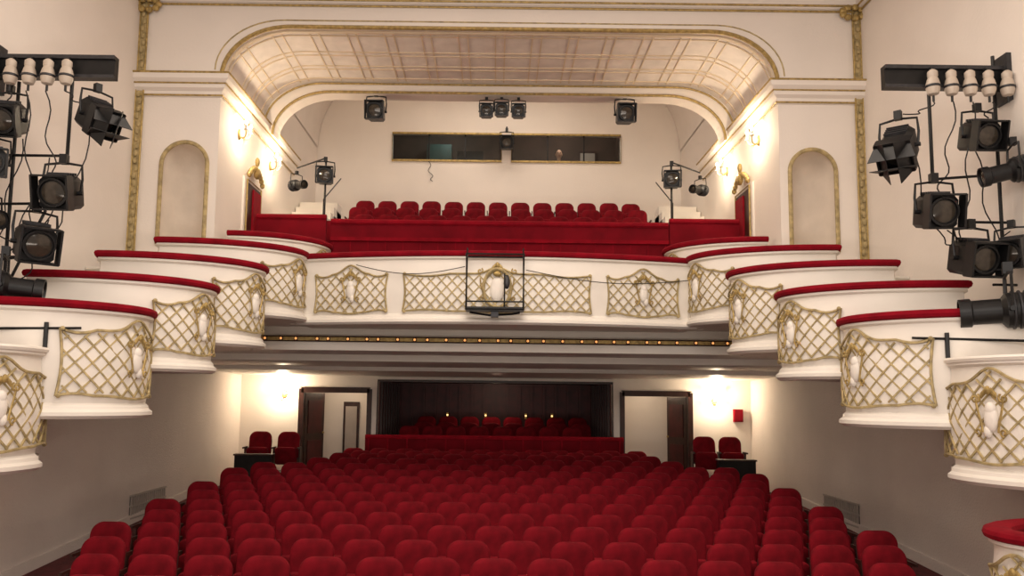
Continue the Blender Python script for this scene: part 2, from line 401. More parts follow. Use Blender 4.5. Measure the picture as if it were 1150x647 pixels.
def seat_row(name, d, z, xs, sc=1., rot=0):
    e = empty(name, (0, d, z))
    for i, x in enumerate(xs):
        o = bpy.data.objects.new('seat', SEAT); bpy.context.scene.collection.objects.link(o); o.parent = e; o.location = (x, 0, 0); o.scale = (sc,)*3
        o.rotation_euler = (random.uniform(-.03, .03), 0, random.uniform(-.02, .02))
    o = bpy.data.objects.new('end_arm', SEND); bpy.context.scene.collection.objects.link(o); o.parent = e; o.location = (xs[-1], 0, 0); o.scale = (sc,)*3
    return e
def lim(d):
    T = ((6, 3.75), (7.2, 3.95), (8, 4.15), (9, 4.40), (10.5, 4.5), (12.3, 4.35), (13.4, 3.95), (14.2, 3.45), (16, 2.95))
    for i in range(len(T)-1):
        if d <= T[i+1][0]:
            f = (d-T[i][0])/(T[i+1][0]-T[i][0]); return T[i][1]*(1-f)+T[i+1][1]*f
    return 2.95
d = 6.52; r = 0
while d < 15.8:
    l = lim(d); n = int(2*l/.5); 
    if (n % 2) != (r % 2): n -= 1
    xs = [(-(n-1)/2+i)*.5 for i in range(n)]
    seat_row('theatre_seat_row', d, floor_z(d)-.03, xs); d += .66; r += 1
# side pairs on plinths
for sd in (-1, 1):
    e = seat_row('theatre_seat_pair', 15.5, -1.43, [-4.50, -3.96] if sd < 0 else [4.0, 4.5])
    b = MB(); b.box(min(sd*3.70, sd*4.8), max(sd*3.70, sd*4.8), 15.25, 15.8, -1.711, -1.43, M_BLK); b.box(min(sd*4.12, sd*4.8), max(sd*4.12, sd*4.8), 14.95, 15.1, -1.711, -1.10, M_BLK)
    b.box(min(sd*4.10, sd*4.82), max(sd*4.10, sd*4.82), 14.93, 15.12, -1.10, -1.07, M_WOOD); b.build('seat_plinth')

# ------------------------------------------------------------------ gilt lattice panels on curved fronts
def spiral(cx, cz, r0, a0, turns, dirn, n=16, k=.25):
    return [(cx+r0*(1-(1-k)*i/n)*math.cos(a0+dirn*turns*2*pi*i/n), cz+r0*(1-(1-k)*i/n)*math.sin(a0+dirn*turns*2*pi*i/n)) for i in range(n+1)]
class Surf:
    def __init__(s, pts):
        s.p = [Vector(p) for p in pts]; s.l = [0]
        for i in range(len(pts)-1): s.l.append(s.l[-1]+(s.p[i+1]-s.p[i]).length)
    def P(s, u, z, off):
        i = 0
        while i < len(s.l)-2 and s.l[i+1] < u: i += 1
        f = (u-s.l[i])/(s.l[i+1]-s.l[i]); p = s.p[i].lerp(s.p[i+1], f); t = (s.p[i+1]-s.p[i]).normalized()
        return Vector((p.x+t.y*off, p.y-t.x*off, z))
def panel(b, S, u0, u1, z0, z1, uc, bump=.13, wreath=False):
    Lw = u1-u0
    def top(u):
        e = min(u-u0, u1-u)/Lw
        return z1+bump*math.exp(-((u-uc)/.15)**2)-.035*math.sin(min(1, e*4)*pi)
    def bot(u): return z0-.03*math.exp(-((u-uc)/.2)**2)+.02*math.sin(min(1, min(u-u0, u1-u)/Lw*4)*pi)
    off = .035; N = 28
    out = [(u0+Lw*i/N, top(u0+Lw*i/N)) for i in range(N+1)]
    out += [(u1-.03*math.sin(pi*i/6), top(u1)+(bot(u1)-top(u1))*i/6) for i in range(1, 6)]
    out += [(u1-Lw*i/N, bot(u1-Lw*i/N)) for i in range(N+1)]
    out += [(u0+.03*math.sin(pi*i/6), bot(u0)+(top(u0)-bot(u0))*i/6) for i in range(1, 6)]
    b.tube([S.P(u, z, off) for u, z in out], .014, M_LATT, 5, True)
    sp = .15; H = z1-z0
    for sg in (-1, 1):
        k = -int(H/sp)-2
        while k*sp < Lw+H+.2:
            run = []
            M = 26
            for i in range(M+1):
                z = z0-.04+(H+.25)*i/M; u = u0+k*sp+sg*(z-z0)*.92+(H*.92 if sg < 0 else 0)
                ok = u0+.015 < u < u1-.015 and bot(u) < z < top(u)
                if ok: run.append((u, z))
                elif run: break
            if len(run) > 1:
                b.tube([S.P(u, z, off-.006) for u, z in (run[0], run[len(run)//2], run[-1])], .0115, M_LATT, 4)
            k += 1
    # cartouche
    zc = (z0+z1)/2+.06; sh = (.19 if wreath else .075); sz = (.27 if wreath else .155)
    ctr = S.P(uc, zc, off+.005); nx = S.P(uc, zc, 1)-S.P(uc, zc, 0); ang = math.atan2(nx.y, nx.x)+pi/2
    Mt = Matrix.Translation(ctr) @ Matrix.Rotation(ang, 4, 'Z')
    def leafring(R1, R2, nn, m=M_LATT, rr=.024):
        for i in range(nn):
            a = 2*pi*i/nn; b.ell((R1*math.cos(a), -.025, R2*math.sin(a)), (rr, .02, rr), m, 6, 4, Mt)
    if wreath:
        b.tube([Mt @ Vector((sh*math.cos(2*pi*i/24), -.02, sz*math.sin(2*pi*i/24))) for i in range(24)], .024, M_LATT, 6, True); leafring(sh, sz, 26)
        b.ell((0, 0, -.02), (.10, .035, .18), M_PAR, 14, 9, Mt); b.ell((0, -.03, .2), (.06, .03, .04), M_GOLD, 8, 6, Mt)
    else:
        b.ell((0, 0, -.03), (.062, .035, .12), M_PAR, 12, 9, Mt); b.ell((0, 0, .05), (.05, .035, .065), M_PAR, 12, 8, Mt)
        b.ell((.03, 0, -.14), (.035, .03, .06), M_PAR, 10, 7, Mt)
    for sx in (-1, 1):
        w = sh+.02; zo = .14 if not wreath else .24
        for pts in (spiral(sx*(w+.03), zo, .045, pi/2+sx*.6, 1.1, sx, 12), spiral(sx*(w+.02), -.15, .036, -pi/2, 1., -sx, 10),
                    [(sx*(w+.025*math.cos(t*3)), .14-.29*t) for t in [i/8 for i in range(9)]]):
            b.tube([Mt @ Vector((x, -.012, z)) for x, z in pts], .010, M_GOLD, 5)
        for k in range(4):
            t = k/4; b.ell((sx*(.025+.05*t), -.02, (sz+.05)-.05*t), (.014, .012, .030), M_GOLD, 6, 4, Mt)
    b.ell((0, -.03, sz+.055), (.026, .02, .04), M_GOLD, 8, 5, Mt)
    for uu, zz in ((u0+.02, top(u0)), (u1-.02, top(u1)), (u0+.02, bot(u0)), (u1-.02, bot(u1))):
        p = S.P(uu, zz, off); b.ell(p, .024, M_LATT, 7, 5)

def parapet(b, path, zt, zb, cushion=True, cpath=None):
    mid = (zt+zb)/2
    b.sweep(path, [(-.04, zb), (.03, zb), (.07, zb+.03), (.07, zb+.065), (.035, zb+.09), (.03, zb+.12), (.0, zb+.15), (.025, mid-.1), (.025, mid+.1), (0, zt-.16), (.0, zt-.12), (.035, zt-.10), (.035, zt-.075), (-.09, zt-.075), (-.09, zb)], M_PAR)
    if cushion:
        n = 12; pr = [(-.025+.10*math.copysign(abs(math.cos(2*pi*i/n))**.7, math.cos(2*pi*i/n)), zt-.035+.046*math.copysign(abs(math.sin(2*pi*i/n))**.7, math.sin(2*pi*i/n))) for i in range(n)]
        b.sweep(cpath or path, pr, M_RED)
    else:
        b.sweep(path, [(.05, zt-.075), (.06, zt-.05), (.05, zt-.03), (-.12, zt-.03), (-.12, zt-.075)], M_PAR)

# boxes: centre depth, left start X, semi axis a, top z, bottom z
B_ = .95
BOXES = [(7.25, -5.2, 1.0, .45, -.70), (8.25, -5.1, 1.46, .88, -.24), (9.25, -4.88, 1.55, 1.28, .25), (10.3, -4.68, 1.62, 1.68, .60), (11.35, -4.45, 1.67, 2.06, 1.05), (12.42, -3.92, 1.25, 2.38, 1.45)]
def inside(k, x, y):
    if k >= len(BOXES): return False
    dc, xl, a, _, _ = BOXES[k]
    if x <= xl: return y > dc-B_
    return ((x-xl)/a)**2+((y-dc)/B_)**2 < .985
def make_box(k, sd):
    dc, xl, a, zt, zb = BOXES[k]
    b = MB(); path = []
    if 1 < k < 5: path = [(-5.24, dc-.18), (xl-.10, dc-.25), (xl-.06, dc-B_+.10)]
    ph = -90
    full = []
    while ph <= 90:
        r_ = math.radians(ph); full.append((xl+a*math.cos(r_), dc+B_*math.sin(r_))); ph += 3
    stop = len(full)
    for i, (x, y) in enumerate(full):
        if i > 20 and (inside(k+1, x, y) or i > (44 if k < 4 else 40)): stop = i; break
    path += full[:stop]
    cpath = ([(xl-.04, dc-B_+.12)] if 1 < k < 5 else [])+full[:stop]
    parapet(b, path, zt, zb, k != 0, cpath)
    left = -5.24 if k < 5 else -3.98
    if k < 2: pre = [(left, dc-B_)]
    elif k < 5: pre = [(left, dc-.18), (xl-.10, dc-.25), (xl-.06, dc-B_+.10)]
    else: pre = []
    poly = pre+[(max(x, left), y) for x, y in full]+[(left, dc+B_-.001)]
    b.slab(poly, zb+.01, zb+.12, M_PAR)
    S = Surf(full)
    def uphi(p): return S.l[int(round((p+90)/3))]
    if k == 0: u0, u1, uc = uphi(-60), uphi(27), uphi(-21)
    elif k == 1: u0, u1, uc = uphi(-48), uphi(21), uphi(-9)
    elif k == 5: u0, u1, uc = uphi(-45), uphi(10), uphi(-15)
    else: u0, u1, uc = uphi(-42), uphi(18), uphi(-12)
    panel(b, S, u0, u1, zb+.22, zt-.27, uc)
    if sd > 0: b.flipx()
    b.build('theatre_box_balcony')
for k in range(6):
    for sd in (-1, 1): make_box(k, sd)
# low stage-side box at right
b = MB(); full = [(-5.25+1.53*math.cos(math.radians(p)), 6.0+.75*math.sin(math.radians(p))) for p in range(-90, 91, 5)]
parapet(b, full, -.92, -1.95); b.slab(full, -1.94, -1.85, M_PAR); S = Surf(full); panel(b, S, S.l[8], S.l[25], -1.72, -1.20, S.l[16]); b.flipx(); b.build('theatre_box_balcony')

# centre balcony
cp = [(-2.86+5.72*i/40, 11.08+.42*((-2.86+5.72*i/40)/2.78)**2) for i in range(41)]
b = MB(); parapet(b, cp, 2.05, 1.02)
S = Surf(cp); tot = S.l[-1]
def ux(x): return tot/2+x*tot/5.72
panel(b, S, ux(-2.60), ux(-1.52), 1.20, 1.73, ux(-2.06)); panel(b, S, ux(1.52), ux(2.60), 1.20, 1.73, ux(2.06))
panel(b, S, ux(-1.30), ux(1.30), 1.20, 1.73, ux(0), .1, True)
b.slab([(-2.86, 12.28)]+cp+[(2.86, 12.28)], 1.04, 1.06, M_PAR)
b.build('balcony_front')
# cable on balcony
b = MB()
for x0, x1, za, zb_ in ((-2.0, -.45, 1.86, 1.82), (.4, 2.75, 1.78, 1.72)):
    b.tube([(x0+(x1-x0)*i/16, 11.0+.42*((x0+(x1-x0)*i/16)/2.78)**2, za+(zb_-za)*i/16-.12*math.sin(pi*i/16)) for i in range(17)], .006, M_BLK, 5)
b.build('power_cable')
# hanging cage
b = MB(); X0, X1, Y0, Y1, Z_0, Z_1 = -.42, .36, 10.72, 10.98, 1.20, 1.95
for y in (Y0, Y1): b.tube([(X0, y, Z_0), (X1, y, Z_0), (X1, y, Z_1), (X0, y, Z_1)], .016, M_BLK, 6, True)
for x in (X0, X1):
    for z in (Z_0, Z_1): b.tube([(x, Y0, z), (x, Y1, z)], .014, M_BLK)
    b.tube([(x, Y1, Z_1), (x, 11.0, 2.08), (x, 11.2, 2.08)], .010, M_BLK)
b.box(X0, X1, Y0, Y1, 1.18, 1.23, M_BLK); b.tube([(X0, Y0, 1.30), (X1, Y0, 1.30)], .012, M_BLK)
b.box(-.08, .02, 10.78, 10.92, 1.10, 1.18, M_GREY); b.tube([(.1, 10.8, 1.23), (.1, 10.8, 1.7)], .012, M_BLK); b.ell((.13, 10.8, 1.58), (.045, .05, .10), M_GREY, 10, 7)
b.tube([(X0+.05, 10.8, 1.16), (-.1, 10.8, 1.12), (.2, 10.8, 1.14), (X1-.05, 10.8, 1.16)], .016, M_BLK)
b.build('equipment_cage')

# ------------------------------------------------------------------ gallery interior
b = MB()
b.box(-3.98, 3.98, 12.35, 13.0, 1.21, 1.26, M_CARP); b.box(-4.02, 4.02, 13.0, 14.35, 1.21, 2.6, M_REDW); b.box(-2.9, 2.9, 14.35, 15.05, 1.21, 2.9, M_REDW); b.box(-2.9, 2.9, 15.05, 17.29, 1.21, 3.2, M_REDW)
b.box(-4.02, -2.9, 14.35, 17.29, 1.21, 2.9, M_WALL); b.box(2.9, 4.02, 14.35, 17.29, 1.21, 2.9, M_WALL)
b.build('floor_gallery')
b = MB(); b.box(-2.74, 2.8, 12.94, 13.0, 1.27, 2.84, M_REDW)
b.tube([(-2.74, 12.95, 2.86), (2.8, 12.95, 2.86)], .05, M_RED, 8)
b.box(-2.74, 2.8, 12.9, 12.94, 2.54, 2.60, M_RED)
for i in range(20): x = -2.7+5.45*i/19; b.box(x-.008, x+.008, 12.93, 12.94, 1.3, 2.54, M_RED)
b.build('gallery_barrier')
for sd in (-1, 1):
    b = MB(); x0, x1 = sorted((sd*2.82, sd*3.98)); b.box(x0, x1, 12.93, 12.99, 1.27, 2.92, M_REDW); b.tube([(x0, 12.95, 2.93), (x1, 12.95, 2.93)], .05, M_RED, 8)
    b.box(x0, x1, 13.5, 13.56, 2.6, 3.0, M_REDW); b.build('gallery_side_barrier')
    b = MB()
    for i in range(6): b.box(min(sd*3.25, sd*4.01), max(sd*3.25, sd*4.01), 14.38+i*.3, 16.3, 2.91, 3.05+i*.17, M_PAR)
    b.tube([(sd*3.2, 14.4, 3.6), (sd*3.2, 15.9, 4.4)], .012, M_BLK); b.tube([(sd*3.2, 14.4, 2.91), (sd*3.2, 14.4, 3.6)], .012, M_BLK)
    b.build('white_stairs')
for dd, zz, n in ((14.0, 2.6, 12), (14.7, 2.9, 13), (15.4, 3.2, 13)):
    seat_row('gallery_seat_row', dd, zz, [(-(n-1)/2+i)*.435 for i in range(n)], .86)
# doors in the reveals
for sd in (-1, 1):
    b = MB()
    b.box(-AX, -AX+.03, 12.35, 13.25, 1.27, 3.45, M_WALL); b.box(-AX, -AX+.045, 12.45, 13.15, 1.27, 3.38, M_WOOD); b.box(-AX+.03, -AX+.07, 12.72, 13.12, 1.3, 3.32, M_RED)
    b.tube([(-AX+.05, 12.43, 1.3), (-AX+.05, 12.43, 3.42), (-AX+.05, 13.17, 3.42), (-AX+.05, 13.17, 1.3)], .014, M_GOLD, 6)
    for i in range(13):
        t = i/12*2-1; b.ell((-AX+.07, 12.8+t*.36, 3.50+.18*(1-t*t)), (.04, .05, .05), M_GOLD, 7, 5)
    b.ell((-AX+.08, 12.8, 3.62), (.05, .09, .11), M_GOLD, 9, 7); b.ell((-AX+.08, 12.8, 3.80), (.04, .05, .08), M_GOLD, 8, 6)
    if sd > 0: b.flipx()
    b.build('door_%d' % (1 if sd < 0 else 2))

# sconces
def sconce(loc, nrm, power, arms=2, real=True):
    e = empty('wall_sconce', loc); n = Vector(nrm).normalized(); t = Vector((-n.y, n.x, 0)); b = MB()
    b.ell((0, 0, 0), (.05+.01*abs(t.x), .05, .09), M_GOLD, 10, 8)
    for i in range(arms):
        s_ = (i-(arms-1)/2)*2; pts = [n*(.02+.12*math.sin(u*pi/2))+t*(s_*.11*u)+Vector((0, 0, -.05-.05*math.sin(u*pi)+.08*u)) for u in [j/8 for j in range(9)]]
        b.tube(pts, .010, M_GOLD, 6); p = pts[-1]
        b.lathe([(.012, 0), (.035, .01), (.03, .02), (.012, .025), (.012, .09), (.004, .095)], M_PORC, 10, Matrix.Translation(p))
        b.ell(p+Vector((0, 0, .125)), (.024, .024, .042), M_SHADE, 10, 7)
    b.build('fitting', e)
    lamp('bulb_light', 'POINT', n*.24+Vector((0, 0, .08)), power, (1, .80, .56), .05, parent=e)
for sd in (-1, 1):
    sconce((sd*(AX-.01), 12.05, 4.02), (-sd, 0, 0), 36); sconce((sd*(AX-.01), 13.75, 4.02), (-sd, 0, 0), 36)
sconce((-4.35, 16.59, .05), (0, -1, 0), 42); sconce((4.5, 16.59, .0), (0, -1, 0), 42)

# ------------------------------------------------------------------ under-balcony soffit
b = MB()
prof = [(12.0, 1.065), (12.3, 1.065), (12.3, .90), (12.16, .87), (12.14, .70), (12.22, .68), (12.8, .67), (12.8, .57), (12.86, .55), (14.4, .54), (14.4, .47), (14.5, .46), (16.6, .43), (16.8, .43), (16.8, 1.2), (12.0, 1.2)]
n = len(prof); vs = [(-XW+.01, y, z) for y, z in prof]+[(XW-.01, y, z) for y, z in prof]
b.add(vs, [tuple(range(n)), tuple(range(n, 2*n))[::-1]]+[(i, (i+1) % n, n+(i+1) % n, n+i) for i in range(n)], M_PAR)
b.build('ceiling_under_balcony')
b = MB(); b.box(-3.6, 3.6, 12.12, 12.15, .84, .90, M_GOLD)
random.seed(9)
for i in range(29):
    x = -3.5+7.0*i/28+random.uniform(-.05, .05); b.ell((x, 12.09, .87), (.020, .016, .020), M_DIM, 8, 6); b.lathe([(.018, 0), (.034, .005), (.034, .02), (.018, .03)], M_WOOD, 8, Matrix.Translation((x, 12.12, .87)) @ Matrix.Rotation(pi/2, 4, 'X'))
b.tube([(-3.6, 12.12, .835), (3.6, 12.12, .835)], .010, M_WOOD, 6); b.tube([(-3.6, 12.12, .905), (3.6, 12.12, .905)], .010, M_WOOD, 6)
b.build('bulb_strip')

# ------------------------------------------------------------------ lower back wall
FZ = -1.711; TD = 16.6
b = MB()
for x0, x1, z0, z1 in ((-XW, -4.04, FZ, .43), (-4.04, -2.56, .12, .43), (-2.56, -2.43, FZ, .43), (-2.43, 2.40, .34, .43), (2.40, 2.56, FZ, .43), (2.56, 4.04, .12, .43), (4.04, XW, FZ, .43)):
    b.box(x0, x1, TD, TD+.15, z0, z1, M_WALL)
b.build('wall_back')
b = MB()  # recess
b.box(-2.53, -2.43, TD+.15, 20.3, FZ, .5, M_MAHO); b.box(2.40, 2.5, TD+.15, 20.3, FZ, .5, M_MAHO); b.box(-2.53, 2.5, 20.2, 20.3, FZ, .5, M_MAHO); b.box(-2.53, 2.5, TD+.15, 20.3, .36, .46, M_WOOD)
for i in range(17): x = -2.4+4.8*i/16; b.box(x-.03, x+.03, 20.14, 20.2, -1.2, .34, M_MAHO)
for i in range(8):
    y = 17+i*.42; b.box(-2.43, -2.39, y, y+.05, -1.2, .34, M_WOOD); b.box(2.36, 2.40, y, y+.05, -1.2, .34, M_WOOD)
b.build('wall_recess')
b = MB(); b.tube([(-2.43, TD-.02, FZ), (-2.43, TD-.02, .34), (2.4, TD-.02, .34), (2.4, TD-.02, FZ)], .035, M_WOOD, 4)
b.box(-2.5, 2.46, TD-.06, TD-.01, .37, .42, M_PAR); b.build('trim_recess')
b = MB(); b.box(-2.42, 2.39, 16.9, 20.1, FZ, -1.35, M_CARP); b.box(-2.42, 2.39, 18.1, 20.1, -1.35, -1.2, M_CARP); b.build('floor_recess_riser')
b = MB(); b.box(-2.62, 2.58, 16.28, 16.36, FZ, -.82, M_REDW); b.tube([(-2.62, 16.32, -.80), (2.58, 16.32, -.80)], .055, M_RED, 8)
for i in range(14): x = -2.55+5.05*i/13; b.box(x-.015, x+.015, 16.26, 16.28, FZ, -.82, M_RED)
b.build('stalls_barrier')
seat_row('recess_seat_row', 17.3, -1.35, [-1.85+.5*i for i in range(8)], 1); seat_row('recess_seat_row', 17.95, -1.35, [-1.6+.5*i for i in range(8)], 1.08); seat_row('recess_seat_row', 18.7, -1.2, [-1.6+.5*i for i in range(8)], 1.03)
b = MB()
for x in (-1.2, -.25, .75, 1.4): b.ell((x, 20.08, -.42), (.022, .022, .022), M_BULB, 8, 6); b.box(x-.03, x+.03, 20.1, 20.14, -.5, -.36, M_GOLD)
b.build('recess_wall_lights')
lamp('recess_lamp', 'POINT', (0, 18.3, .2), 16, (1, .7, .5), .1)
# doors
def doorway(nm, x0, x1, leaf_side):
    e = empty(nm, ((x0+x1)/2, TD, FZ)); w = (x1-x0)/2; H = .12-FZ; b = MB()
    for sx in (-1, 1): b.box(sx*w-.05, sx*w+.05, -.04, .17, 0, H+.04, M_WOOD)
    b.box(-w, w, -.04, .17, H-.04, H+.05, M_WOOD); b.box(-w-.02, w+.02, -.06, -.04, H+.05, H+.075, M_WOOD)
    hx = leaf_side*(w-.06); Mx = Matrix.Translation((hx, .1, 0)) @ Matrix.Rotation(math.radians(-leaf_side*(66)), 4, 'Z') 
    x_0, x_1 = sorted((0, -leaf_side*.66))
    b.box(x_0, x_1, 0, .045, 0, H-.05, M_WOOD, Mx)
    for za, zb_ in ((.15, .8), (.95, H-.2)): b.box(x_0+.1, x_1-.1, -.012, .055, za, zb_, M_MAHO, Mx)
    b.ell((-leaf_side*.6, -.03, .95), .025, M_GOLD, 8, 6, Mx)
    b.build('door_frame_and_leaf', e)
    c = MB(); l_ = -w-(.02 if leaf_side > 0 else .5); r_ = w+(.02 if leaf_side < 0 else .5)
    c.box(l_, r_, 1.5, 1.6, 0, 2.1, M_WALL); c.box(l_-.03, l_, .15, 1.6, 0, 2.1, M_WALL); c.box(r_, r_+.03, .15, 1.6, 0, 2.1, M_WALL); c.box(l_, r_, .15, 1.6, 2.1, 2.2, M_CEIL)
    if leaf_side < 0: c.box(-.10, .25, 1.44, 1.5, 0, 1.6, M_WOOD); c.box(-.05, .2, 1.42, 1.44, .05, 1.5, M_VENT)
    c.build('foyer_wall', e)
    lamp('foyer_lamp', 'POINT', (0, .8, 1.9), 7, (1, .80, .58), .1, parent=e)
doorway('door_3', -4.0, -2.6, -1); doorway('door_4', 2.6, 4.0, 1)
b = MB(); b.box(4.88, 5.06, TD-.1, TD, -.42, -.16, M_RED); b.box(4.9, 5.04, TD-.11, TD-.1, -.4, -.18, M_REDW); b.build('fire_alarm_box')
# vents
for sd in (-1, 1):
    b = MB(); x = sd*(XW-.008); b.box(min(x, sd*XW), max(x, sd*XW), 11.75, 12.95, -1.79, -1.45, M_VDARK)
    for i in range(17): y = 11.76+i*.072; b.box(min(x, x-sd*.02), max(x, x-sd*.02), y, y+.034, -1.77, -1.47, M_VENT)
    for z in (-1.79, -1.62, -1.47): b.box(min(x, x-sd*.025), max(x, x-sd*.025), 11.73, 12.97, z, z+.025, M_VENT)
    b.build('vent_grille')

# ------------------------------------------------------------------ stage lighting
def spotlight(loc, yaw=0, pitch=15, s=1., barn=False, kind='box', up=.0, name='stage_spotlight'):
    b = MB()   # local aim is -Y ; pitch tips the nose down
    R = Matrix.Rotation(math.radians(yaw), 4, 'Z') @ Matrix.Rotation(math.radians(abs(pitch)), 4, 'X')
    Sx = Matrix.Scale(s, 4); A = Sx @ R
    ax = A @ Matrix.Rotation(math.radians(90), 4, 'X')     # lathe z -> -y
    if kind == 'box':
        out = [(-.13, -.11), (-.10, -.14), (.10, -.14), (.13, -.11), (.13, .10), (.08, .15), (-.08, .15), (-.13, .10)]
        vs = []; 
        for y, sc in ((.17, .7), (.13, .95), (-.10, 1), (-.13, .96)):
            vs += [(x*sc, y, z*sc) for x, z in out]
        fs = [tuple(range(8)), tuple(range(24, 32))[::-1]]+[(i*8+k, i*8+(k+1) % 8, (i+1)*8+(k+1) % 8, (i+1)*8+k) for i in range(3) for k in range(8)]
        b.add(vs, fs, M_BLK, A)
        b.lathe([(.115, .12), (.12, .13), (.12, .18), (.105, .18), (.10, .16)], M_BLK, 18, ax); b.lathe([(.10, .15), (.09, .165), (.05, .175), (.01, .18)], M_LENS, 18, ax)
        for k in range(4): b.box(-.09, .09, -.06+k*.045, -.045+k*.045, .145, .168, M_GREY, A)
        fw = .14
        for sx in (-1, 1): b.box(sx*fw-.008, sx*fw+.008, -.24, -.12, -.14, .14, M_BLK, A)
        b.box(-fw, fw, -.24, -.12, .13, .145, M_BLK, A); b.box(-fw, fw, -.24, -.12, -.145, -.13, M_BLK, A)
    else:
        b.lathe([(.05, -.22), (.10, -.18), (.12, -.05), (.12, .02), (.085, .05), (.085, .22), (.10, .23), (.10, .30), (.09, .30), (.085, .28)], M_BLK, 18, ax)
        b.lathe([(.086, .27), (.05, .285), (.01, .29)], M_LENS, 18, ax)
        for k in range(4): b.lathe([(.122, -.15+k*.04), (.132, -.145+k*.04), (.132, -.135+k*.04), (.122, -.13+k*.04)], M_GREY, 18, ax)
    if barn:
        for k in range(4):
            Mk = A @ Matrix.Translation((0, -.19, 0)) @ Matrix.Rotation(k*pi/2, 4, 'Y') @ Matrix.Translation((0, 0, .14)) @ Matrix.Rotation(math.radians(32), 4, 'X')
            b.add([(-.13, 0, 0), (.13, 0, 0), (.19, -.19, 0), (-.19, -.19, 0), (-.13, 0, .006), (.13, 0, .006), (.19, -.19, .006), (-.19, -.19, .006)],
                  [(0, 1, 2, 3), (4, 7, 6, 5), (0, 4, 5, 1), (1, 5, 6, 2), (2, 6, 7, 3), (3, 7, 4, 0)], M_BLK, Mk)
    Ry = Sx @ Matrix.Rotation(math.radians(yaw), 4, 'Z')
    yk = [Ry @ Vector(p) for p in ((-.15, 0, 0), (-.16, 0, .12), (-.15, 0, .24), (0, 0, .26), (.15, 0, .24), (.16, 0, .12), (.15, 0, 0))]
    b.tube(yk, .011*s, M_BLK, 6); b.tube([Ry @ Vector((-.17, 0, 0)), Ry @ Vector((.17, 0, 0))], .018*s, M_BLK, 8)
    b.box(-.03, .03, -.03, .03, .25, .33, M_BLK, Ry)
    return b.build(name, None, loc)
def bar_rig(sd):
    b = MB(); x0, x1 = sorted((sd*3.98, sd*5.24))
    b.box(x0, x1, 7.98, 8.06, 3.24, 3.48, M_BLK); b.box(x0, x1, 7.95, 7.98, 3.44, 3.48, M_GREY); b.box(x0, x1, 7.95, 7.98, 3.24, 3.27, M_GREY)
    b.box(min(sd*5.2, sd*5.25), max(sd*5.2, sd*5.25), 7.9, 8.14, 3.1, 3.6, M_GREY)
    b.build('lighting_bar')
    for i in range(5):
        c = MB(); x = sd*(4.42+.19*i) 
        if abs(x) > 5.2: continue
        T = Matrix.Translation((x, 7.88, 3.12))
        c.lathe([(.015, 0), (.05, .015), (.066, .06), (.068, .12), (.055, .17), (.045, .19), (.05, .21), (.05, .25), (.03, .27), (.012, .28)], M_PORC, 14, T)
        c.lathe([(.070, .085), (.075, .09), (.075, .105), (.070, .11)], M_GREY, 14, T); c.tube([(x, 7.88, 3.4), (x, 7.93, 3.43), (x, 7.97, 3.4)], .014, M_BLK); c.tube([(x, 7.88, 3.12), (x, 7.88, 3.06)], .012, M_BLK)
        c.build('ceramic_lamp_holder')
bar_rig(-1); bar_rig(1)
def pole(pts, r=.018, name='lighting_pole', feet=None):
    b = MB(); b.tube(pts, r, M_BLK, 8)
    if feet:
        for p in feet: b.tube(p, r*.8, M_BLK, 6)
    b.build(name)
pole([(-4.42, 8.0, 3.22), (-4.42, 8.0, 2.38)], feet=[[(-4.42, 8, 2.42), (-5.24, 8, 2.42)]])
pole([(-5.0, 8.05, 3.22), (-5.0, 8.05, 1.0)], feet=[[(-5.24, 8.05, 1.92), (-4.62, 8.0, 1.92)], [(-5.24, 8.05, 1.32), (-4.86, 8.0, 1.36)], [(-5.0, 8.05, 1.0), (-4.6, 8.0, 1.85)]])
pole([(5.12, 8.0, 3.6), (5.12, 8.0, .95)], feet=[[(5.24, 8.0, 2.35), (4.42, 8.0, 2.28)], [(5.24, 8.0, 1.84), (4.72, 8.0, 1.84)], [(5.24, 8.0, 1.2), (5.0, 8.0, 1.2)]])
pole([(4.44, 8.0, 3.22), (4.44, 8.0, 2.25)])
SP = [(-5.02, 7.95, 2.78, 10, 22, 1.1, 0, 'box'), (-4.10, 7.9, 2.80, 55, 30, 1.05, 1, 'box'), (-4.42, 7.95, 2.02, 5, 14, 1.2, 0, 'box'), (-4.66, 7.95, 1.5, 42, 14, 1.25, 0, 'box'), (-4.66, 7.5, 1.0, 112, 5, 1.15, 0, 'prof'), (-5.06, 7.8, 2.28, 30, 10, 1.0, 0, 'box'),
      (-5.08, 7.8, 1.72, 60, 10, .95, 0, 'prof'),
      (4.06, 7.9, 2.58, -40, 38, 1.15, 1, 'box'), (4.90, 7.95, 2.72, 0, 16, 1.05, 0, 'box'), (5.08, 7.7, 2.3, -105, 12, 1.0, 0, 'prof'), (4.42, 7.95, 1.93, -5, 12, 1.2, 0, 'box'), (4.77, 7.95, 1.46, 4, 14, 1.2, 0, 'box'), (5.12, 7.85, 1.5, -50, 12, 1.0, 0, 'box'), (4.70, 7.3, .86, -115, 3, 1.35, 0, 'prof')]
for x, y, z, yw, pt, s_, bn, kd in SP: spotlight((x, y, z), yw, pt, s_, bool(bn), kd)
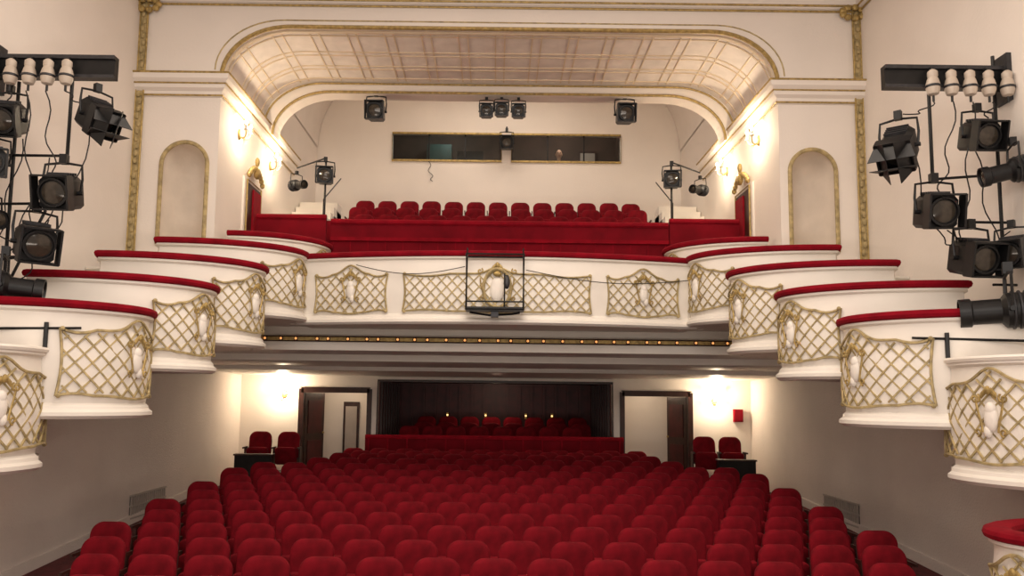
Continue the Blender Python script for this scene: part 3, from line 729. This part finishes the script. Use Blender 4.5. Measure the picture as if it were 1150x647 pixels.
# gallery spots
for x, y, z, s_ in ((-2.12, 13.35, 4.88, 1.1), (2.16, 13.35, 4.88, 1.1), (-.22, 13.35, 4.91, .8), (.04, 13.35, 4.93, .8), (.33, 13.35, 4.91, .8)):
    spotlight((x, y, z), 0, 10, s_, False, 'box', name='gallery_spotlight')
    b = MB(); b.tube([(x, y, z+.3*s_), (x, y, 5.18)], .015, M_BLK); b.build('spotlight_hanger')
b = MB(); b.tube([(.17, BD-.25, 5.92), (.17, BD-.02, 5.92)], .02, M_BLK); b.build('spotlight_bracket')
spotlight((.17, BD-.25, 5.56), 0, 10, 1.0, False, 'box', name='gallery_spotlight')
for sd in (-1, 1):
    x = sd*3.1; spotlight((x, 14.0, 3.92), sd*-8, 8, 1.05, False, 'box', name='gallery_spotlight')
    spotlight((sd*3.66, 14.2, 3.80), sd*-50, 5, .8, False, 'prof', name='gallery_spotlight')
    b = MB(); b.tube([(x, 14.03, 2.6), (x, 14.03, 4.28)], .02, M_BLK); b.tube([(x, 14.03, 4.26), (x+sd*.56, 14.2, 4.12)], .014, M_BLK)
    for a in range(3): b.tube([(x, 14.03, 2.9), (x+.2*math.cos(a*2.1), 14.03+.2*math.sin(a*2.1), 2.62)], .012, M_BLK)
    b.build('lighting_stand')
# cables
def cab(p0, p1, sag, n=14, r=.007):
    p0 = Vector(p0); p1 = Vector(p1); b = MB()
    b.tube([p0.lerp(p1, i/n)+Vector((.04*math.sin(i*.9), 0, -sag*math.sin(pi*i/n))) for i in range(n+1)], r, M_BLK, 5); b.build('power_cable')
for sd in (-1, 1):
    cab((sd*4.42, 7.88, 3.06), (sd*4.15, 7.95, 2.95), .05); cab((sd*4.62, 7.88, 3.06), (sd*4.5, 8.0, 2.15), .15); cab((sd*4.82, 7.88, 3.06), (sd*4.7, 8.0, 1.65), .1)
    cab((sd*5.02, 7.88, 3.06), (sd*4.95, 8.0, 2.9), .05); cab((sd*4.2, 7.99, 2.7), (sd*4.65, 8.0, 1.6), .35); cab((sd*4.5, 8.0, 2.0), (sd*5.1, 8.0, 1.45), .3); cab((sd*4.9, 8.02, 2.6), (sd*5.15, 8.02, 1.3), .1); cab((sd*4.55, 7.98, 1.75), (sd*5.2, 8.0, 1.75), .25)
cab((-4.6, 8.0, 2.4), (-5.1, 7.95, 1.2), .2); cab((-4.7, 8.0, 1.3), (-4.95, 7.8, 1.0), .12)
cab((-1.55, BD-.03, 5.2), (-1.45, BD-.03, 4.75), .05)
for sd in (-1, 1):
    b = MB(); b.tube([(sd*5.1, 7.1, .56), (sd*3.95, 7.6, .62)], .013, M_BLK); b.tube([(sd*4.2, 7.45, .42), (sd*4.2, 7.45, .66)], .02, M_BLK); b.build('rail_clamp_arm')

# ------------------------------------------------------------------ lights
lamp('house_light', 'AREA', (0, 6.5, 5.7), 330, (1, .87, .74), 5, (0, 0, 0), sy=5)
lamp('stage_wash', 'AREA', (0, -1.0, 3.8), 290, (1, .89, .79), 6, (math.radians(84), 0, 0), sy=2.5)
lamp('low_front_fill', 'AREA', (0, -.6, -1.5), 130, (1, .88, .77), 7, (math.radians(102), 0, 0), sy=.5)  # added unseen fill from below, lifts the soffit and box undersides
lamp('gallery_house_light', 'AREA', (0, 15.3, 6.85), 70, (1, .86, .71), 3, (0, 0, 0), sy=1.5)
lamp('under_balcony_fill', 'AREA', (0, 15.2, .45), 26, (1, .80, .62), 6, (0, 0, 0), sy=.8)  # added fill, no fitting here; brightens the area beneath the balcony
w = bpy.data.worlds.new('world'); bpy.context.scene.world = w; w.use_nodes = True
w.node_tree.nodes['Background'].inputs[0].default_value = (1, .90, .81, 1); w.node_tree.nodes['Background'].inputs[1].default_value = .5
bpy.context.scene.view_settings.view_transform = 'Standard'

# ------------------------------------------------------------------ camera
cam = bpy.data.cameras.new('camera'); co = bpy.data.objects.new('camera', cam); bpy.context.scene.collection.objects.link(co)
cam.sensor_width = 36; cam.lens = 900/1150*36; cam.shift_x = .0148; cam.shift_y = .0257
co.rotation_mode = 'QUATERNION'
co.rotation_quaternion = (Matrix.Rotation(math.radians(96), 3, 'X') @ Matrix.Rotation(math.radians(.68), 3, 'Z')).to_quaternion()
co.location = (0, 0, 0)
bpy.context.scene.camera = co
for o in bpy.context.scene.objects:
    if o.parent is None: o.location.z += Z0
